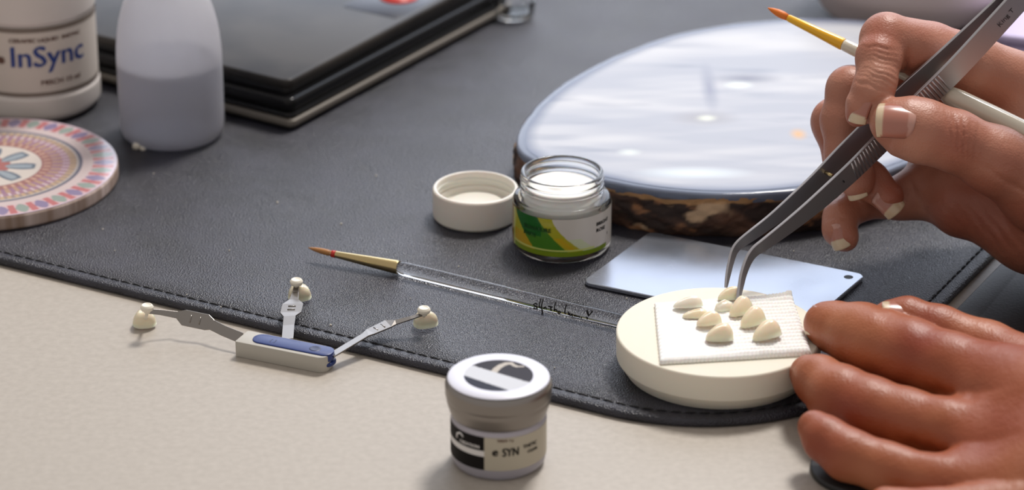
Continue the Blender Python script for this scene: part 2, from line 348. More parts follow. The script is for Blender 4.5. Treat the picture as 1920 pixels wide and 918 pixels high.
# ------------------------------------------------------------------ coaster with mandala print
g = G(-20, 338, MZ); R = 4.4
t_ = thing('mandala_coaster', 'round coaster printed with a blue, red and purple mandala', 'coaster', g)
v, f = lathe(rnd([(0, 0), (R-.05, 0), (R, .08), (R, .46), (R-.05, .52), (0, .52)], .04), 120); auto(fixn(mk('disc', v, f, M['coaster'], t_)))
def mandala(r, a):
    n = len(r); white = np.array(srgb(232, 224, 214)); c = np.tile(white, (n, 1))
    def cyc(k, ph=0): return .5+.5*np.cos(k*a+ph)
    petal = (r < .37)*(cyc(8) > .25+ (np.abs(r-.2)/.2)**2*.72); c = mixc(c, srgb(36, 92, 120), petal*1.)
    pin_ = (r < .34)*(cyc(8) > .72+(np.abs(r-.2)/.17)**2*.3); c = mixc(c, srgb(150, 176, 190), pin_*.9)
    c = mixc(c, srgb(168, 60, 56), ((r < .13+.05*cyc(8, 3.14)))*1.); c = mixc(c, srgb(225, 190, 150), (r < .05)*1.)
    m1 = (r > .415)*(r < .50); c = mixc(c, srgb(150, 76, 72), m1*1.); c = mixc(c, srgb(214, 168, 140), m1*(cyc(44) > .66)*(np.abs(r-.46) < .025)*1.)
    m2 = (r >= .50)*(r < .575); c = mixc(c, srgb(190, 150, 110), m2*1.); c = mixc(c, srgb(150, 96, 140), m2*(cyc(48, 1.5) > .5)*1.)
    m3 = (r >= .575)*(r < .635); c = mixc(c, srgb(160, 110, 140), m3*1.); c = mixc(c, srgb(228, 206, 214), m3*(cyc(60) > .7)*1.)
    m4 = (r >= .635)*(r < .69); c = mixc(c, srgb(206, 172, 124), m4*1.); c = mixc(c, srgb(150, 128, 120), m4*(cyc(72) > .6)*1.)
    m5 = (r >= .69)*(r < .735); c = mixc(c, srgb(26, 60, 100), m5*(.35+.65*(r > .705)))
    m6 = (r >= .735)*(r < .81); c = mixc(c, srgb(224, 206, 206), m6*1.)
    m7 = r >= .81; c = mixc(c, srgb(226, 190, 196), m7*1.)
    q = (r-.81)/.17; half = .5*(1-np.clip(q, 0, 1))**.6; ph = ((a*36/(2*math.pi)) % 1)-.5; idx = np.floor(a*36/(2*math.pi)).astype(int) % 2
    edge = m7*(np.abs(ph) > .34); c = mixc(c, srgb(196, 78, 84), edge*1.)
    leaf = m7*(np.abs(ph) < .05+.27*np.sin(np.clip(q, 0, 1)*math.pi)); c = mixc(c, srgb(116, 104, 160), leaf*(idx == 0)*1.); c = mixc(c, srgb(130, 160, 150), leaf*(idx == 1)*1.)
    c = mixc(c, srgb(214, 190, 206), (r > .975)*1.); return mixc(c, srgb(176, 164, 164), np.full(n, .34))
v, f, c_ = polar(R-.04, 110, 540, .526, mandala); mk('printed_top', v, f, M['colgloss'], t_, colors=c_)

# ------------------------------------------------------------------ black glossy case (top left)
A = G(548, 249, MZ)[:2]; B = G(425, 214, MZ)[:2]; C_ = G(925, 44, MZ)[:2]
u1 = (B-A)/np.linalg.norm(B-A); u2 = (C_-A)/np.linalg.norm(C_-A); u1 = np.array((-u2[1], u2[0])) if np.dot(np.array((-u2[1], u2[0])), u1) > 0 else np.array((u2[1], -u2[0]))
org = np.array([*A, MZ]); L1, L2 = 17.5, np.linalg.norm(C_-A)+1.5
t_ = thing('glossy_case', 'low black glossy case with stepped lid on a grey rim', 'case', org)
def rect(ins, z0, z1, bvl, r_, name, mt, par):
    pl = round_poly([u1*ins+u2*ins, u1*(L1-ins)+u2*ins, u1*(L1-ins)+u2*(L2-ins), u1*ins+u2*(L2-ins)], r_)
    v, f = slab(pl, bev(z0, z1, bvl)); return auto(mk(name, v, f, mt, par), 50)
rect(.18, 0, .16, .03, .2, 'foot', M['blackmat'], t_)
rect(0, .16, .42, .06, .3, 'tray', M['tray'], t_)
rect(.12, .42, .62, .04, .3, 'base_plate', M['blackmat'], t_)
rect(.1, .66, 1.16, .14, .35, 'body', M['gloss'], t_)
rect(.5, 1.14, 1.36, .04, .3, 'neck', M['blackmat'], t_)
lid = rect(.42, 1.36, 1.72, .1, .35, 'lid', M['lidtop'], t_)
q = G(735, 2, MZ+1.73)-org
pl = round_poly([q[:2]+u1*a_+u2*b_ for a_, b_ in ((-1.3, -1.5), (1.3, -1.5), (1.3, 2.2), (-1.3, 2.2))], .2); v, f = slab(pl, [(0, 1.715), (.02, 1.73)]); st = mk('navy_patch', v, f, M['navy'], lid)  # flat navy patch on the lid, carries the red disc
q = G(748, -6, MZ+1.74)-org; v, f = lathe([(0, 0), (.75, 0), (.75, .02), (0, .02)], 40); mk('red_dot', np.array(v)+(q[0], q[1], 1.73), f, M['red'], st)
v, f = lathe(rnd([(0, 0), (.11, 0), (.11, .08), (0, .1)], .02), 20); q = G(455, 172, MZ+.9)-org; 
kb = mk('glint_stud', [(q[0]+p[0], q[1]-p[2], .92+p[1]) for p in v], f, M['steel'], t_)  # small steel disc added to stand for a dot highlight on the case
# small clear glass block by the case corner
g = G(958, 46, MZ); t_ = thing('glass_dish', 'small clear glass dish beside the far corner of the black case', 'dish', g)
v, f = lathe(rnd([(0, 0), (.62, 0), (.8, .12), (.86, .75), (.76, .75), (.68, .25), (0, .2)], .06), 48, cx=.1, cy=.9); auto(fixn(mk('bowl', v, f, M['glass'], t_)), 50)

# ------------------------------------------------------------------ pale bowl and lilac box, top right
g = G(1690, 2, MZ); t_ = thing('pale_bowl', 'pale grey rounded bowl behind the round wood slab', 'bowl', (g[0], G(1540, 33, MZ+1.55)[1]+4.6, MZ))
v, f = lathe(rnd([(0, 0), (2.4, 0), (3.3, .4), (3.8, 1.5), (4.0, 3.4), (3.85, 3.4), (3.6, 1.6), (3.0, .7), (0, .35)], .25)); fixn(mk('body', v, f, M['palegrey'], t_))
g = G(1950, 128, MZ); t_ = thing('lilac_box', 'pale lilac rounded box standing behind the tweezers hand', 'box', (g[0], g[1], MZ))
v, f = slab(round_poly([(-2.0, .9), (4, -1.2), (8, 9), (1.4, 11.5)], 1.0), bev(0, .7, .2)); mk('body', v, f, M['lilac'], t_)
v, f = slab(round_poly([(-2.1, .85), (4.1, -1.3), (8.1, 9.1), (1.35, 11.6)], 1.0), bev(.7, 1.1, .12)); mk('lid', v, f, M['lilac'], t_)

# ------------------------------------------------------------------ wood slab with resin top
SZ = MZ+1.55
out_px = [(968, 262), (982, 226), (1025, 178), (1090, 134), (1170, 96), (1270, 62), (1400, 40), (1540, 33), (1680, 45), (1780, 76), (1838, 124), (1850, 180), (1815, 240), (1740, 290), (1640, 328), (1540, 350), (1440, 362), (1330, 364), (1230, 356), (1140, 340), (1050, 318), (985, 292)]
ctrl = np.array([G(x, y, SZ)[:2] for x, y in out_px]); cen = ctrl.mean(0); n = 360
# closed Catmull-Rom
K = len(ctrl); ring = []
for i in range(K):
    p0_, p1_, p2_, p3_ = (ctrl[(i+k) % K] for k in (-1, 0, 1, 2))
    for j in range(16):
        t = j/16; ring.append(.5*(2*p1_+(p2_-p0_)*t+(2*p0_-5*p1_+4*p2_-p3_)*t*t+(3*p1_-p0_-3*p2_+p3_)*t**3))
ring = ccw(np.array(ring))-cen; nr_ = len(ring); ang = np.arctan2(ring[:, 1], ring[:, 0])
t_ = thing('wood_slab', 'large round wood slab with rough bark edge and glossy white resin top', 'slab', (cen[0], cen[1], MZ))
nrm = inset_poly(ring, 1.0)-ring
v = []; rows = 22; hz = 1.36; cc = []
wob = sn(np.c_[ring*1.0, ring[:, :1]*0], 11, 1.6, 3)
for k in range(rows):
    tz = k/(rows-1); z = hz*tz; base = .06-.10*math.sin(tz*math.pi)
    P3 = np.c_[ring, np.full(nr_, z*1.6)]
    d_ = base+.16*sn(P3, 21, 2.2, 4)+.07*sn(P3, 5, 9, 3); d_ = np.clip(d_, -.22, .5)
    top = z+(.0 if k < rows-1 else 0)+(.17*wob+.06*sn(P3, 9, 8, 2))*(tz**3)
    q = ring+nrm*d_[:, None]; v += [(q[i, 0], q[i, 1], min(top[i], 1.5)) for i in range(nr_)]
    c1 = np.tile(np.array(srgb(44, 30, 26)), (nr_, 1)); nn = sn(P3, 33, 2.6, 4); c1 = mixc(c1, srgb(96, 66, 50), (nn+.2)*1.3)
    n2 = sn(P3, 77, 1.7, 3); c1 = mixc(c1, srgb(190, 160, 128), (n2-.42)*7); n3 = sn(P3, 13, 5, 3); c1 = mixc(c1, srgb(150, 104, 70), (n3-.5)*4)
    if k > rows-4: c1 = mixc(c1, srgb(196, 150, 100), np.full(nr_, .55))
    cc.append(c1)
f = [(k*nr_+i, k*nr_+(i+1) % nr_, (k+1)*nr_+(i+1) % nr_, (k+1)*nr_+i) for k in range(rows-1) for i in range(nr_)]; f.append(tuple(range(nr_))[::-1]); f.append(tuple(range((rows-1)*nr_, rows*nr_)))
mk('bark', v, f, M['bark'], t_, colors=np.vstack(cc))
# resin: translucent rim + painted top
v, f = [], []
pr = [(.16, 1.1), (.06, 1.22), (.02, 1.34), (.0, 1.44), (.03, 1.52), (.12, 1.55), (.4, 1.56)]
for d_, z in pr: q = ring+nrm*(d_+.03*sn(np.c_[ring, ring[:, :1]*0], 3, 3, 2)[:, None]); v += [(a_[0], a_[1], z) for a_ in q]
f = [(k*nr_+i, k*nr_+(i+1) % nr_, (k+1)*nr_+(i+1) % nr_, (k+1)*nr_+i) for k in range(len(pr)-1) for i in range(nr_)]; f += [tuple(range(nr_))[::-1]]
f.append(tuple(range((len(pr)-1)*nr_, len(pr)*nr_))); mk('resin_rim', v, f, M['resinrim'], t_)
v, f, cc = [(0, 0, 1.566)], [], []; nq = 60
for k in range(1, nq+1): v += [(*((ring[i]+nrm[i]*.28)*k/nq), 1.566) for i in range(nr_)]
f = [(0, 1+j, 1+(j+1) % nr_) for j in range(nr_)]
for i in range(nq-1):
    b_ = 1+i*nr_; f += [(b_+j, b_+nr_+j, b_+nr_+(j+1) % nr_, b_+(j+1) % nr_) for j in range(nr_)]
V = np.array(v)[:, :2]; rr = np.r_[0, np.repeat(np.arange(1, nq+1)/nq, nr_)]
c1 = np.tile(np.array(srgb(164, 167, 177)), (len(V), 1)); st_ = V*np.array([.35, 1.6])
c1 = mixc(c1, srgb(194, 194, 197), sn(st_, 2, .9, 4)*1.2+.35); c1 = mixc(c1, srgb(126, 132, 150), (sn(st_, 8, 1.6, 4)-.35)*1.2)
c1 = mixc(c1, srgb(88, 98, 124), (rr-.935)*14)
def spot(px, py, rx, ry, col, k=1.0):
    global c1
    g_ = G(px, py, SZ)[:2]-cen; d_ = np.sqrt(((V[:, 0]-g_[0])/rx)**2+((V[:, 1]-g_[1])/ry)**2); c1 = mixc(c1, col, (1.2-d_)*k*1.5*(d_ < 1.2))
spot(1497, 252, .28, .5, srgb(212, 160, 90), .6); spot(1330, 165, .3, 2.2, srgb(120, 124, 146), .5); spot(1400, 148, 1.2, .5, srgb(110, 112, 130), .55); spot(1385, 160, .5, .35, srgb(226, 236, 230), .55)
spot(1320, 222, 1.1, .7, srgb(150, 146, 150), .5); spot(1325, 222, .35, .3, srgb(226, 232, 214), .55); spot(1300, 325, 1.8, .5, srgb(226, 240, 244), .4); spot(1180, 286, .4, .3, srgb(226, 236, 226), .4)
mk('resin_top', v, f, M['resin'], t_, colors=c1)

# ------------------------------------------------------------------ white cap, open side up
g = G(892, 405, MZ); R = 1.43
t_ = thing('jar_cap', 'white screw cap lying open side up beside the glass jar', 'cap', g)
v, f = lathe(rnd([(0, 0), (R-.08, 0), (R, .1), (R, 1.0), (R-.05, 1.06), (R-.13, 1.06), (R-.15, .98), (R-.17, .62), (R-.12, .6), (R-.2, .56), (R-.22, .36), (R-.42, .34), (R-.46, .42), (0, .42)], .04), 120); auto(fixn(mk('shell', v, f, M['white'], t_)), 60)
v, f = lathe(rnd([(0, .40), (R-.5, .40), (R-.5, .47), (R-.55, .49), (0, .49)], .02), 80); auto(fixn(mk('liner', v, f, M['white'], t_)), 60)
ms = []
for k in range(2):
    pts = [((R-.16)*math.cos(q), (R-.16)*math.sin(q), .66+.14*k+.1*q/6.28) for q in np.linspace(0, 5.8, 70)]; ms.append(tube(pts, .025, 6))
v, f = cat(*ms); mk('screw_thread', v, f, M['white'], t_)

# ------------------------------------------------------------------ glass jar of paste
g = G(1053, 459, MZ); R = 1.6
t_ = thing('glass_jar', 'open clear glass jar of white paste with a green and yellow label', 'jar', g)
outer = [(0, .03), (R*.8, 0), (R*.95, .04), (R, .18), (R, 1.66), (R-.06, 1.80), (R-.2, 1.86), (R-.27, 1.90), (R-.27, 2.1), (R-.22, 2.15), (R-.27, 2.2), (R-.27, 2.34), (R-.22, 2.39), (R-.27, 2.44), (R-.26, 2.6), (R-.31, 2.64)]
inner = [(R-.37, 2.62), (R-.4, 2.56), (R-.4, 1.95), (R-.32, 1.8), (R-.22, 1.66), (R-.22, .45), (R-.32, .34), (0, .3)]
v, f = lathe(rnd(outer, .03, 3)+rnd(inner, .04, 3), 120); fixn(mk('body', v, f, M['glass'], t_))
v, f = lathe(rnd([(0, .36), (R-.4, .38), (R-.27, .5), (R-.27, 1.64), (R-.38, 1.80), (R-.46, 1.95), (R-.46, 2.12), (R-.55, 2.17), (.55, 2.14), (.4, 2.2), (0, 2.17)], .05), 90)
v = np.array(v); v[:, 2] += np.where(v[:, 2] > 2.1, .03*sn(v, 4, 3.5, 2), 0); fixn(mk('paste', v, f, M['paste'], t_))
def lab(A, Z):
    c = np.tile(np.array(srgb(206, 200, 192)), (len(A), 1)); u = A; zz = (Z-.3)/1.3
    # yellow field bounded by a swooping curve falling to the right
    edge = -12+(1-zz)**1.5*44; yel = (u < edge); c = mixc(c, srgb(172, 168, 32), yel*1.)
    c = mixc(c, srgb(190, 150, 10), yel*(zz < .5)*(u < -30)*.8); c = mixc(c, srgb(196, 160, 10), np.exp(-((u-edge+9)/6)**2)*(zz < .5)*(zz > .15)*.9*yel)
    lo = -68+(1-zz)**1.1*40; hi = -30+(1-zz)**1.2*42; gr = (u > lo)*(u < hi)*(zz > .1); c = mixc(c, srgb(66, 122, 20), gr*1.)
    c = mixc(c, srgb(20, 96, 24), gr*(zz > .5)*(u < -25)*1.)
    pale = (u >= edge)*(u < edge+16)*(zz < .45); c = mixc(c, srgb(196, 206, 160), pale*.8)
    c = mixc(c, srgb(120, 142, 18), (zz < .13)*(u < 62)*1.); c = mixc(c, srgb(196, 204, 110), (np.abs(zz-.16) < .025)*(u < 40)*1.)
    c = mixc(c, srgb(132, 108, 20), (u < -74)*1.); c = mixc(c, srgb(190, 196, 110), (u > -74)*(u < -70)*1.)
    return c
v, f, c_ = wrap(R+.012, -100, 110, .3, 1.6, 300, 70, lab); lb = mk('label', v, f, M['colgloss'], t_, colors=c_)
v, f = text_cyl('SIGNATURE', .2, R+.025, -50, 1.13, .98, .016); mk('lettering', v, f, M['greenink'], lb)
v, f = text_cyl('PASTE', .19, R+.025, -50, .9, .98, .016); mk('lettering', v, f, M['greenink'], lb)
v, f = text_cyl('BRIGHT', .17, R+.025, 42, 1.2, 1.1, .014); mk('lettering', v, f, M['ink'], lb)
v, f = text_cyl('ROSE', .17, R+.025, 42, .98, 1.1, .014); mk('lettering', v, f, M['ink'], lb)
v, f = text_cyl('1', .14, R+.025, 62, .72, 1, .014); mk('lettering', v, f, M['ink'], lb)

# ------------------------------------------------------------------ silver lidded jar
g = G(935, 862, 0); R = 1.36
t_ = thing('silver_jar', 'small frosted jar with a silver lid standing on the pale desk', 'jar', g)
v, f = lathe(rnd([(0, 0), (R-.2, 0), (R-.04, .1), (R, .3), (R, 1.5), (R-.1, 1.62), (R-.1, 1.75), (0, 1.75)], .08)); auto(fixn(mk('body', v, f, M['jarclear'], t_)), 50)
v, f = lathe(rnd([(0, 1.56), (R-.02, 1.56), (R+.03, 1.66), (R+.12, 1.98), (R+.12, 2.12), (R+.15, 2.16), (R+.16, 2.48), (R+.1, 2.62), (R-.02, 2.68), (R-.22, 2.69)], .06)+[(0, 2.69)]); lid = auto(fixn(mk('lid', v, f, M['silver'], t_)), 60)
v, f = lathe([(.95, 2.694), (1.0, 2.705), (R+.04, 2.70), (R+.085, 2.665)], 96); mk('lid_rim', v, f, M['lidrim'], lid)
def deco(r, a):
    x, y = r*np.cos(a), r*np.sin(a); c = np.tile(np.array(srgb(206, 208, 214)), (len(r), 1))
    l1 = y-(.63+(x+.74)*(-.46-.63)/(.9+.74)); l2 = y-(0+(x+.99)*(-.91)/(.25+.99)); c = mixc(c, srgb(34, 26, 34), (l1 > 0)*1.); c = mixc(c, srgb(20, 20, 40), (l2 < 0)*1.)
    pts = [(-.12, .26), (-.04, .46), (.08, .64), (.22, .76), (.36, .78), (.44, .66), (.52, .58), (.72, .58)]; d = np.full(len(r), 9.)
    for (ax, ay), (bx, by), wq in zip(pts, pts[1:], (.1, .095, .085, .075, .06, .055, .04)):
        tq = np.clip(((x-ax)*(bx-ax)+(y-ay)*(by-ay))/((bx-ax)**2+(by-ay)**2), 0, 1); d = np.minimum(d, np.hypot(x-ax-tq*(bx-ax), y-ay-tq*(by-ay))-wq)
    c = mixc(c, srgb(190, 182, 172), (d < 0)*(l1 > 0)*1.); return c
v, f, c_ = polar(.98, 60, 160, 2.703, deco); mk('lid_badge', v, f, M['col'], lid, colors=c_)
v, f, c_ = wrap(R+.01, -17, 100, .38, 1.42, 70, 2); lb = mk('label', v, f, mat('jar_label', srgb(186, 178, 160), .5), t_)
v, f, c_ = wrap(R+.012, -95, -17, .98, 1.42, 50, 2); bk = mk('black_panel', v, f, M['ink'], t_)
v, f, c_ = wrap(R+.012, -95, -17, .38, .80, 50, 2); bk2 = mk('black_panel', v, f, M['ink'], t_)
v, f, c_ = wrap(R+.010, -95, -17, .80, .98, 50, 2); mk('white_stripe', v, f, M['whiteink'], t_)
sw = [(-58, 1.12), (-57, 1.26), (-52, 1.33), (-48, 1.3), (-46, 1.24)]; v, f = tube([((R+.02)*math.sin(math.radians(q)), -(R+.02)*math.cos(math.radians(q)), z) for q, z in sw], [.03, .035, .03, .025, .015], 6); mk('swoosh_mark', v, f, M['whiteink'], bk)
v, f = text_cyl('CREATION', .13, R+.03, -52, 1.05, 1.1, .012); mk('lettering', v, f, M['whiteink'], bk)
v, f = text_cyl('e', .36, R+.025, -8, .86, 1, .03); mk('lettering', v, f, M['ink'], lb)
v, f = text_cyl('SYN', .36, R+.025, 4, .84, .75, .02); mk('lettering', v, f, M['ink'], lb)
v, f = text_cyl('THETIC', .15, R+.025, 30, 1.0, 1, .012); mk('lettering', v, f, M['ink'], lb)
v, f = text_cyl('CLEAR', .13, R+.025, 36, .82, 1, .012); mk('lettering', v, f, M['ink'], lb)
v, f = text_cyl('TISSUE  5 g', .1, R+.025, -2, 1.3, 1, .012); mk('lettering', v, f, M['brownink'], lb)

# ------------------------------------------------------------------ metal plate
pz = MZ+.16; q = [G(1091, 527, pz), G(1219, 433, pz), G(1624, 514, pz)]; dq = q[0]+q[2]-q[1]; q.append(dq); ctr = np.mean([p[:2] for p in q], 0)
pl = round_poly([p[:2]-ctr for p in q], .28)
hole = G(1591, 519, pz)[:2]-ctr
t_ = thing('metal_plate', 'thin bluish metal plate with a corner hole, behind the plaster disc', 'plate', (*ctr, MZ))
v, f = slab(pl, bev(.02, .16, .03)); mk('sheet', v, f, M['plate'], t_, smooth=False)
v, f = lathe([(0, .1615), (.11, .1615), (.13, .165), (.15, .161)], 24); mk('corner_hole', np.array(v)+(*hole, 0), f, M['engrave'], t_)

# ------------------------------------------------------------------ plaster disc, fibre pad, veneers
g = G(1346, 688, MZ); DC = g; DZ = 1.22
t_ = thing('plaster_disc', 'thick cream plaster disc carrying the white fibre pad', 'disc', g)
prof = rnd([(0, 0), (2.78, 0), (3.03, .38), (3.06, .42), (3.08, DZ-.05), (3.04, DZ), (0, DZ)], .03)
v, f = lathe(prof, 160); v = np.array(v); v[:, :2] *= (1+.004*sn(v, 4, .8, 2))[:, None]; auto(fixn(mk('body', v, f, M['plaster'], t_)), 40)
TZ = MZ+DZ; cs = [G(1240, 672, TZ+.2), G(1518, 655, TZ+.2), G(1482, 549, TZ+.2), G(1230, 564, TZ+.2)]; pc = np.mean([p[:2] for p in cs], 0); cs = [p[:2]-pc for p in cs]
NX, NY = 190, 130; U, Vv = np.meshgrid(np.linspace(0, 1, NX), np.linspace(0, 1, NY)); U, Vv = U.ravel(), Vv.ravel()
XY = (1-U)[:, None]*(1-Vv)[:, None]*cs[0]+U[:, None]*(1-Vv)[:, None]*cs[1]+U[:, None]*Vv[:, None]*cs[2]+(1-U)[:, None]*Vv[:, None]*cs[3]
wv = np.abs(np.sin(Vv*math.pi*17+.25*np.sin(U*9)))**.7; wu = np.abs(np.sin(U*math.pi*38+Vv*2))
amp = .3+.7*np.clip((U-.35)*3, 0, 1); Z = .16+amp*.075*wv*(.65+.35*wu)+.012*sn(XY, 3, 9, 3)
ed = np.minimum(np.minimum(U, 1-U)*4.6, np.minimum(Vv, 1-Vv)*4.3); Z = Z*np.clip(.78+ed*2.2, 0, 1); Z += .05*np.exp(-((U-.985)**2+(Vv-.985)**2)/.0008)+.10*np.clip((Vv-.86)/.14, 0, 1)*np.clip((U-.75)/.25, 0, 1)
out = (XY-XY.mean(0)); XY = XY+out/np.linalg.norm(out, axis=1)[:, None].clip(.1)*(.035*wv*(U > .98)+.03*wu*((Vv < .01)|(Vv > .99))+.03*wv*(U < .02))[:, None]
v = np.c_[XY, Z]; f = [(r*NX+c, r*NX+c+1, (r+1)*NX+c+1, (r+1)*NX+c) for r in range(NY-1) for c in range(NX-1)]
bd = list(range(NX))+[r*NX+NX-1 for r in range(1, NY)]+[(NY-1)*NX+c for c in range(NX-2, -1, -1)]+[r*NX for r in range(NY-2, 0, -1)]
bot = v[bd].copy(); bot[:, 2] = 0; nb = len(v); mid = v[bd].copy(); mid[:, 2] *= .5; mid[:, :2] *= 1.012; v = np.vstack([v, mid, bot]); m_ = len(bd)
for i in range(m_):
    j = (i+1) % m_; f.append((bd[i], nb+i, nb+j, bd[j])); f.append((nb+i, nb+m_+i, nb+m_+j, nb+j))
f.append(tuple(nb+m_+i for i in range(m_)))
pad = fixn(mk('fibre_pad', v, f, M['fibre'], loc=(*pc, TZ+.003))); tag(pad, 'white ribbed fibre firing pad lying on the cream plaster disc', 'pad')

def veneer_mesh(wd, ln, h, seed, pinch=.25, lump_=0):
    """thin curved shell, broad at the biting edge and narrow at the neck; hollow underneath"""
    nu, nv = 28, 22; v, f = [], []
    for side in (0, 1):
        for i in range(nv+1):
            r = i/nv
            for j in range(nu):
                a = 2*math.pi*j/nu; x, y = math.cos(a), math.sin(a); k = (abs(x)**2.6+abs(y)**2.6)**(-1/2.6); x, y = x*k*r, y*k*r
                X = x*wd/2*(1-pinch*(y+1)/2-.08*y*y); Y = y*ln/2
                dome = h*(1-r**2.4)**.5*(1-.38*y)+.02*math.sin(9*x)*(1-r)
                Z = dome if side == 0 else max(0, dome-.13)*.75
                v.append((X, Y, Z))
    B = (nv+1)*nu
    for i in range(nv):
        for j in range(nu):
            k = (j+1) % nu; a0, a1, b1, b0 = i*nu+j, i*nu+k, (i+1)*nu+k, (i+1)*nu+j
            f.append((a0, b0, b1, a1)) if i else f.append((a0, b0, b1)); 
            f.append((B+a0, B+a1, B+b1, B+b0)) if i else f.append((B+a0, B+b1, B+b0))
    for j in range(nu): k = (j+1) % nu; f.append((nv*nu+j, B+nv*nu+j, B+nv*nu+k, nv*nu+k))
    v = np.array(v)
    if lump_: v = v*(1+lump_*sn(v, seed, 12, 3))[:, None]
    return v, f
VEN = [ # px, py, width, length, height, yaw, pitch(deg), roll, label, material, lump
 (1290, 577, .62, 1.0, .30, 100, 0, 14, 'broad pale veneer nearest the back left corner of the fibre pad', 'porcelain_white', .02),
 (1304, 593, .5, .85, .22, 95, 0, 4, 'small yellowish veneer just in front of the broad back-left veneer', 'porcelain', .03),
 (1329, 610, .72, .84, .36, 112, 0, 14, 'middle veneer of the left row, leaning toward the disc rim', 'porcelain', .02),
 (1349, 638, .74, .9, .46, 96, 0, 10, 'front veneer of the left row, tall white cap over a beige side', 'porcelain', .02),
 (1356, 579, .55, .66, .26, 120, 0, 0, 'lumpy chalk-white fragment just below the tweezers tips', 'porcelain_white', .12),
 (1368, 561, .5, .8, .36, 100, 0, 10, 'yellowish veneer gripped between the two tweezers tips', 'porcelain', .05),
 (1390, 590, .74, .86, .46, 128, 4, 16, 'rear veneer of the right row, directly right of the tweezers tip', 'porcelain', .01),
 (1412, 611, .76, .9, .48, 124, 4, 16, 'middle veneer of the right row, between its two domed neighbours', 'porcelain', .01),
 (1438, 636, .78, .98, .48, 116, 4, 16, 'front veneer of the right row, nearest the blurred fingers', 'porcelain', .01)]
for i, (px, py, wd, ln, h, yaw, pit, rol, lb_, mt, lu) in enumerate(VEN):
    wd, ln, h = wd*.92, ln*.93, h*.95
    v, f = veneer_mesh(wd, ln, h, i+2, lump_=lu); Rm = Matrix.Rotation(math.radians(yaw), 3, 'Z')@Matrix.Rotation(math.radians(-pit), 3, 'X')@Matrix.Rotation(math.radians(rol), 3, 'Y')
    v = v@np.array(Rm).T; v[:, 2] -= v[:, 2].min(); g = G(px, py, TZ+.2)
    o = fixn(mk('veneer', v, f, M[mt], loc=(g[0], g[1], TZ+.19))); tag(o, lb_, 'veneer', 'ceramic veneers on the fibre pad')

# ------------------------------------------------------------------ shade tab holder
gA = G(441, 668, 0); gB = G(607, 701, 0); ax = (gB-gA)[:2]; Lh = np.linalg.norm(ax)+.05; ax /= np.linalg.norm(ax); ay = np.array((-ax[1], ax[0])); ang_ = math.atan2(ax[1], ax[0])
t_ = thing('shade_tab_holder', 'grey and blue holder with three steel arms bearing sample teeth', 'shade guide', gA, ang_)
pl = round_poly([(0, 0), (Lh, 0), (Lh, .84), (0, .84)], [.06, .3, .4, .08]); v, f = slab(pl, bev(.0, .52, .03)); auto(mk('body', v, f, M['greyplastic'], t_), 40)
pl = round_poly([(.42, .14), (Lh+.06, .14), (Lh+.06, .76), (.42, .76)], [.3, .26, .3, .3]); v, f = slab(pl, bev(.3, .56, .03)); bi = auto(mk('blue_insert', v, f, M['blueplastic'], t_), 40)
pl = round_poly([(Lh-.5, .12), (Lh+.1, .12), (Lh+.1, .78), (Lh-.5, .78)], [.1, .3, .3, .1]); v, f = slab(pl, bev(.14, .26, .03)); mk('lower_blade', v, f, M['blueplastic'], t_)
v, f = lathe([(0, .563), (.11, .563), (.15, .575), (.18, .562)], 30); mk('rivet', np.array(v)+(Lh-.55, .45, 0), f, M['bluedark'], bi)
v, f = text2d('[ ]', .22); mk('mark', [(1.0+p[0], .36+p[1], .565) for p in v], f, M['bluedark'], bi, smooth=False)
org = np.array([*gA]); Rz = np.array([[math.cos(-ang_), -math.sin(-ang_)], [math.sin(-ang_), math.cos(-ang_)]])
def toloc(p): p = np.array(p, float)-org; return np.array([*(Rz@p[:2]), p[2]])
def tooth_mesh(wd, ln, h, seed):
    v, f = veneer_mesh(wd, ln, h, seed, .45, .02); return v, f
arms = [ # path px,py,z,width
 [(452, 633, .42, .34), (420, 620, .5, .33), (398, 609, .56, .33), (388, 604, .58, .50), (345, 595, .64, .50), (332, 590, .66, .22), (300, 585, .78, .17), (276, 583, .88, .15)],
 [(539, 636, .42, .36), (541, 610, .5, .36), (543, 593, .58, .38), (545, 586, .6, .66), (549, 570, .68, .66), (551, 562, .7, .3), (554, 548, .78, .2), (556, 535, .9, .16)],
 [(620, 667, .4, .32), (655, 646, .5, .32), (685, 628, .6, .32), (695, 622, .62, .44), (728, 607, .72, .44), (742, 604, .76, .2), (770, 596, .86, .15), (795, 588, .94, .13)]]
teeth = [((271, 606, .06), .9, .8, .42, 8), ((561, 556, .36), .9, .8, .4, 10), ((796, 607, .36), .95, .74, .42, 20)]
SD = [np.array((.25, -.80, .58)), np.array((0, -.25, .97)), np.array((-.35, -.55, .76))]
